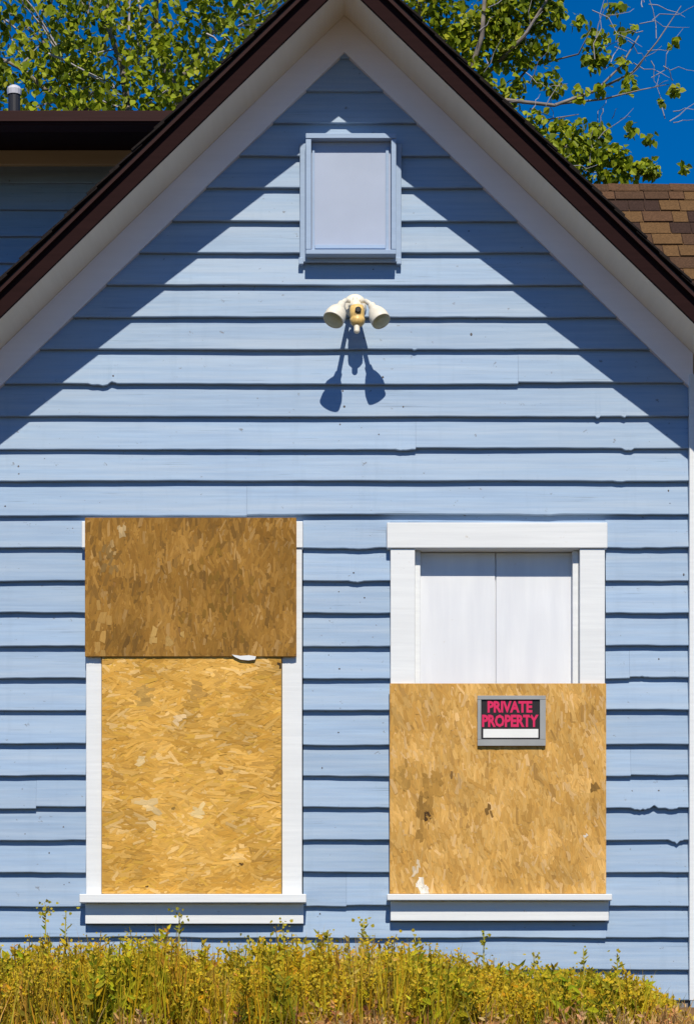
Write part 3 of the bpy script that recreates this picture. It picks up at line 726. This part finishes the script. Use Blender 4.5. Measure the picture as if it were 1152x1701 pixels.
# ------------------------------------------------------------------ weeds in front of the wall
rw = random.Random(90)
ENV = [(-80,1560),(0,1575),(60,1555),(130,1560),(210,1545),(300,1565),(380,1572),(450,1550),(520,1560),(600,1540),(680,1552),(740,1575),(800,1590),(860,1606),(930,1600),(1000,1612),(1060,1622),(1095,1648),(1140,1684),(1240,1690)]
def env(px):
    for (a, b), (c, d) in zip(ENV, ENV[1:]):
        if a <= px <= c: return b + (d-b)*(px-a)/(c-a)
    return 1690
WC = [((0.56,0.38,0.010),4),((0.48,0.33,0.010),4),((0.36,0.28,0.010),3),((0.22,0.20,0.012),2.2),((0.62,0.45,0.03),2),((0.50,0.28,0.03),1),((0.15,0.145,0.012),1.0)]
def weed(mb, x, y, z0, h, r, leafy=16, fl=True, col=None):
    sd_ = 0.28 if r.random() < 0.2 else 0.10
    lean = Vector((r.gauss(0,sd_), r.gauss(0,sd_), 1)).normalized(); bushy = 1.0
    if col is None:
        g_ = noise.noise(Vector((x*2.3, y*1.2, 7.7)))          # patches of different plants
        if g_ > 0.10 and r.random() < 0.75: col = r.choice([(0.32,0.31,0.012),(0.40,0.36,0.012),(0.24,0.24,0.012),(0.50,0.42,0.014)]); bushy = 1.45; leafy = int(leafy*1.5)
        elif g_ < -0.22 and r.random() < 0.4: col = r.choice([(0.58,0.36,0.05),(0.50,0.28,0.05),(0.62,0.46,0.10)]); leafy = leafy//2
    pts = [Vector((x,y,z0)), Vector((x,y,z0)) + lean*h*0.5 + Vector((r.gauss(0,0.012),0,0)), Vector((x,y,z0)) + lean*h]
    base = col or r.choices([c[0] for c in WC], [c[1] for c in WC])[0]
    v = r.uniform(0.85,1.15)
    mb.tube(pts, [0.004,0.003,0.0015], 3, False, tuple(q*0.8 for q in base))
    for i in range(leafy):
        t = r.uniform(0.12, 1.0); p = pts[0] + (pts[2]-pts[0])*t
        a = r.random()*6.283; d = Vector((math.cos(a), math.sin(a), r.uniform(0.1, 1.3)))
        l = bushy*r.uniform(0.022, 0.055)*(1.15-0.5*t); w = l*r.uniform(0.22,0.42)
        vv, ff = leaf_verts(p, d, Vector((r.gauss(0,0.4),-1,0.4)), l, w); mb.add(vv, ff, tuple(q*v*r.uniform(0.8,1.2) for q in base))
    for i in range(7):
        a = r.random()*6.283; q = pts[0] + Vector((r.gauss(0,0.03), r.gauss(0,0.03), 0)); hh = h*r.uniform(0.55,1.08)
        tip = q + Vector((r.gauss(0,0.05), r.gauss(0,0.05), hh)); w = r.uniform(0.0018,0.0036); c2 = tuple(k*v*r.uniform(0.8,1.15) for k in base)
        md = q.lerp(tip, 0.55) + Vector((r.gauss(0,0.01), r.gauss(0,0.01), 0))
        mb.add([q - Vector((w,0,0)), q + Vector((w,0,0)), md + Vector((w*0.8,0,0)), tip, md - Vector((w*0.8,0,0))], [(0,1,2,4),(4,2,3)], c2)
    if fl:
        for i in range(int(r.uniform(8, 18))):
            t = r.uniform(0.72, 1.02); p = pts[0] + (pts[2]-pts[0])*t + Vector((r.gauss(0,0.014), r.gauss(0,0.014), 0))
            s = r.uniform(0.006, 0.014)
            vv, ff = leaf_verts(p, rand_dir(r, 0.8), Vector((0,-1,0.5)), s, s*0.9)
            mb.add(vv, ff, r.choice([(0.66,0.48,0.02),(0.60,0.44,0.03),(0.48,0.38,0.03)]))
mb = MB(); n = 0
while n < 4800:
    px = rw.uniform(-90, 1230); y = rw.uniform(-2.0, -0.30)
    p = W(px, env(px), y); z0 = gz(p.x, y)
    hz = p.z - z0
    if px > 1090 and rw.random() < 0.6: n += 1; continue
    f = rw.choice([rw.uniform(0.30,0.72), rw.uniform(0.5,0.95), rw.uniform(0.6,1.05)]) * (0.93 + 0.28*noise.noise(Vector((p.x*3.1, y*2.0, 4))))
    if hz*f > 0.04: weed(mb, p.x, y, z0, hz*f, rw, leafy=rw.randrange(9, 17), fl=rw.random() < 0.7)
    n += 1
tag(mb.build('weeds', WEED, fix=False), 'yellow green weeds growing in a band along the foot of the wall', 'weeds', kind='stuff')
mb = MB()
for (cx, n_, sp_) in [(540,60,30),(640,70,40),(730,30,40),(300,20,60),(900,50,50),(1010,50,50),(1090,50,40),(190,24,50),(215,14,20)]:
    for i in range(n_):
        px = rw.gauss(cx, sp_); y = rw.uniform(-2.15, -1.75); p = W(px, 1690, y); z0 = gz(p.x, y)
        weed(mb, p.x, y, z0, rw.uniform(0.06, 0.20), rw, leafy=9, fl=False, col=rw.choice([(0.62,0.38,0.14),(0.55,0.32,0.11),(0.66,0.45,0.19),(0.40,0.20,0.07)]))
tag(mb.build('dry_weeds', WEED, fix=False), 'dead tan weeds low in front of the green ones', 'weeds', kind='stuff')
TALL = [(76,1493,'tall thin weed reaching beside the left end of the left sill'),(110,1500,'second tall weed at the left end of the left sill, nearer the window'),
        (298,1515,'tall green weed in front of the middle of the left apron'),(415,1538,'short upright weed before the right half of the left apron'),
        (470,1512,'bushy yellow weed in front of the right end of the left sill'),(545,1530,'leafy weed between the two windows, nearer the left one'),
        (604,1518,'tall yellow weed between the two windows, nearer the right one'),(688,1545,'bushy weed in front of the left end of the right apron'),
        (803,1535,'thin dark stemmed weed before the middle of the right apron'),(886,1572,'yellow weed rising below the right part of the right sill'),
        (968,1568,'green tipped weed below the right end of the right sill'),(1024,1582,'narrow spiky weed near the white corner board')]
for i, (px, py, lab) in enumerate(TALL):
    y = -0.55 - 0.1*(i % 4); p = W(px, py, y); z0 = gz(p.x, y); r = random.Random(300+i)
    t = empty('tall_weed', (p.x, y, z0), lab, 'weed', 'tall weeds standing above the rest')
    h = (p.z - z0) * r.uniform(0.88, 1.0)
    pts = [Vector((p.x+0.01*r.gauss(0,1), y, z0)), Vector((p.x+0.008*r.gauss(0,1), y, z0+h*0.5)), Vector((p.x, y, z0+h))]
    s = MB(); s.tube(pts, [0.005,0.004,0.002], 6); s.build('stem', STEM, t, smooth=True)
    f = MB(); fl_ = MB()
    base = r.choice([(0.17,0.19,0.02),(0.26,0.25,0.02),(0.20,0.21,0.02)])
    for k in range(r.randrange(9, 26)):
        tt = r.uniform(0.25, 0.97); q = pts[0].lerp(pts[2], tt); a = r.random()*6.283
        vv, ff = leaf_verts(q, Vector((math.cos(a), math.sin(a), r.uniform(0.2,1.2))), Vector((r.gauss(0,0.4),-1,0.4)), r.uniform(0.022,0.06)*(1.2-0.6*tt), r.uniform(0.006,0.012))
        f.add(vv, ff, tuple(c*r.uniform(0.8,1.25) for c in base))
    tag(f.build('leaves', WEED, t, fix=False), kind='stuff')
    for k in range(r.randrange(6, 26)):
        q = pts[2] + Vector((r.gauss(0,0.018), r.gauss(0,0.018), r.uniform(-0.07,0.012))); sz_ = r.uniform(0.01,0.019)
        vv, ff = leaf_verts(q, rand_dir(r,0.8), Vector((0,-1,0.5)), sz_, sz_*0.9); fl_.add(vv, ff, r.choice([(0.42,0.36,0.03),(0.34,0.32,0.03),(0.5,0.4,0.04)]))
    tag(fl_.build('flowers', WEED, t, fix=False), kind='stuff')

# weathered timber lying at the lower right
m = MB(); r = random.Random(8); pa, pb_ = W(1035, 1688, -1.5), W(1300, 1684, -1.5); k = 9; vv = []; prof = [(-0.05,-0.035),(0.05,-0.038),(0.055,0.028),(0.02,0.036),(-0.045,0.034)]
for i in range(k):
    c = pa.lerp(pb_, i/(k-1))
    for (a, b) in prof: vv.append((c.x + (r.uniform(-0.01,0.01)), c.y + a + r.uniform(-0.006,0.006), c.z - 0.008 + b + r.uniform(-0.006,0.006)))
ff = [(i*5+j, i*5+(j+1) % 5, (i+1)*5+(j+1) % 5, (i+1)*5+j) for i in range(k-1) for j in range(5)] + [tuple(range(5)), tuple(reversed(range((k-1)*5, k*5)))]
cx = Vector((pa.x, pa.y, gz(pa.x, pa.y)))
m.add([Vector(v) - cx for v in vv], ff); o = m.build('weathered_timber', OLDWOOD); o.location = cx
tag(o, 'weathered brown timber lying on the ground at the lower right corner', 'timber')
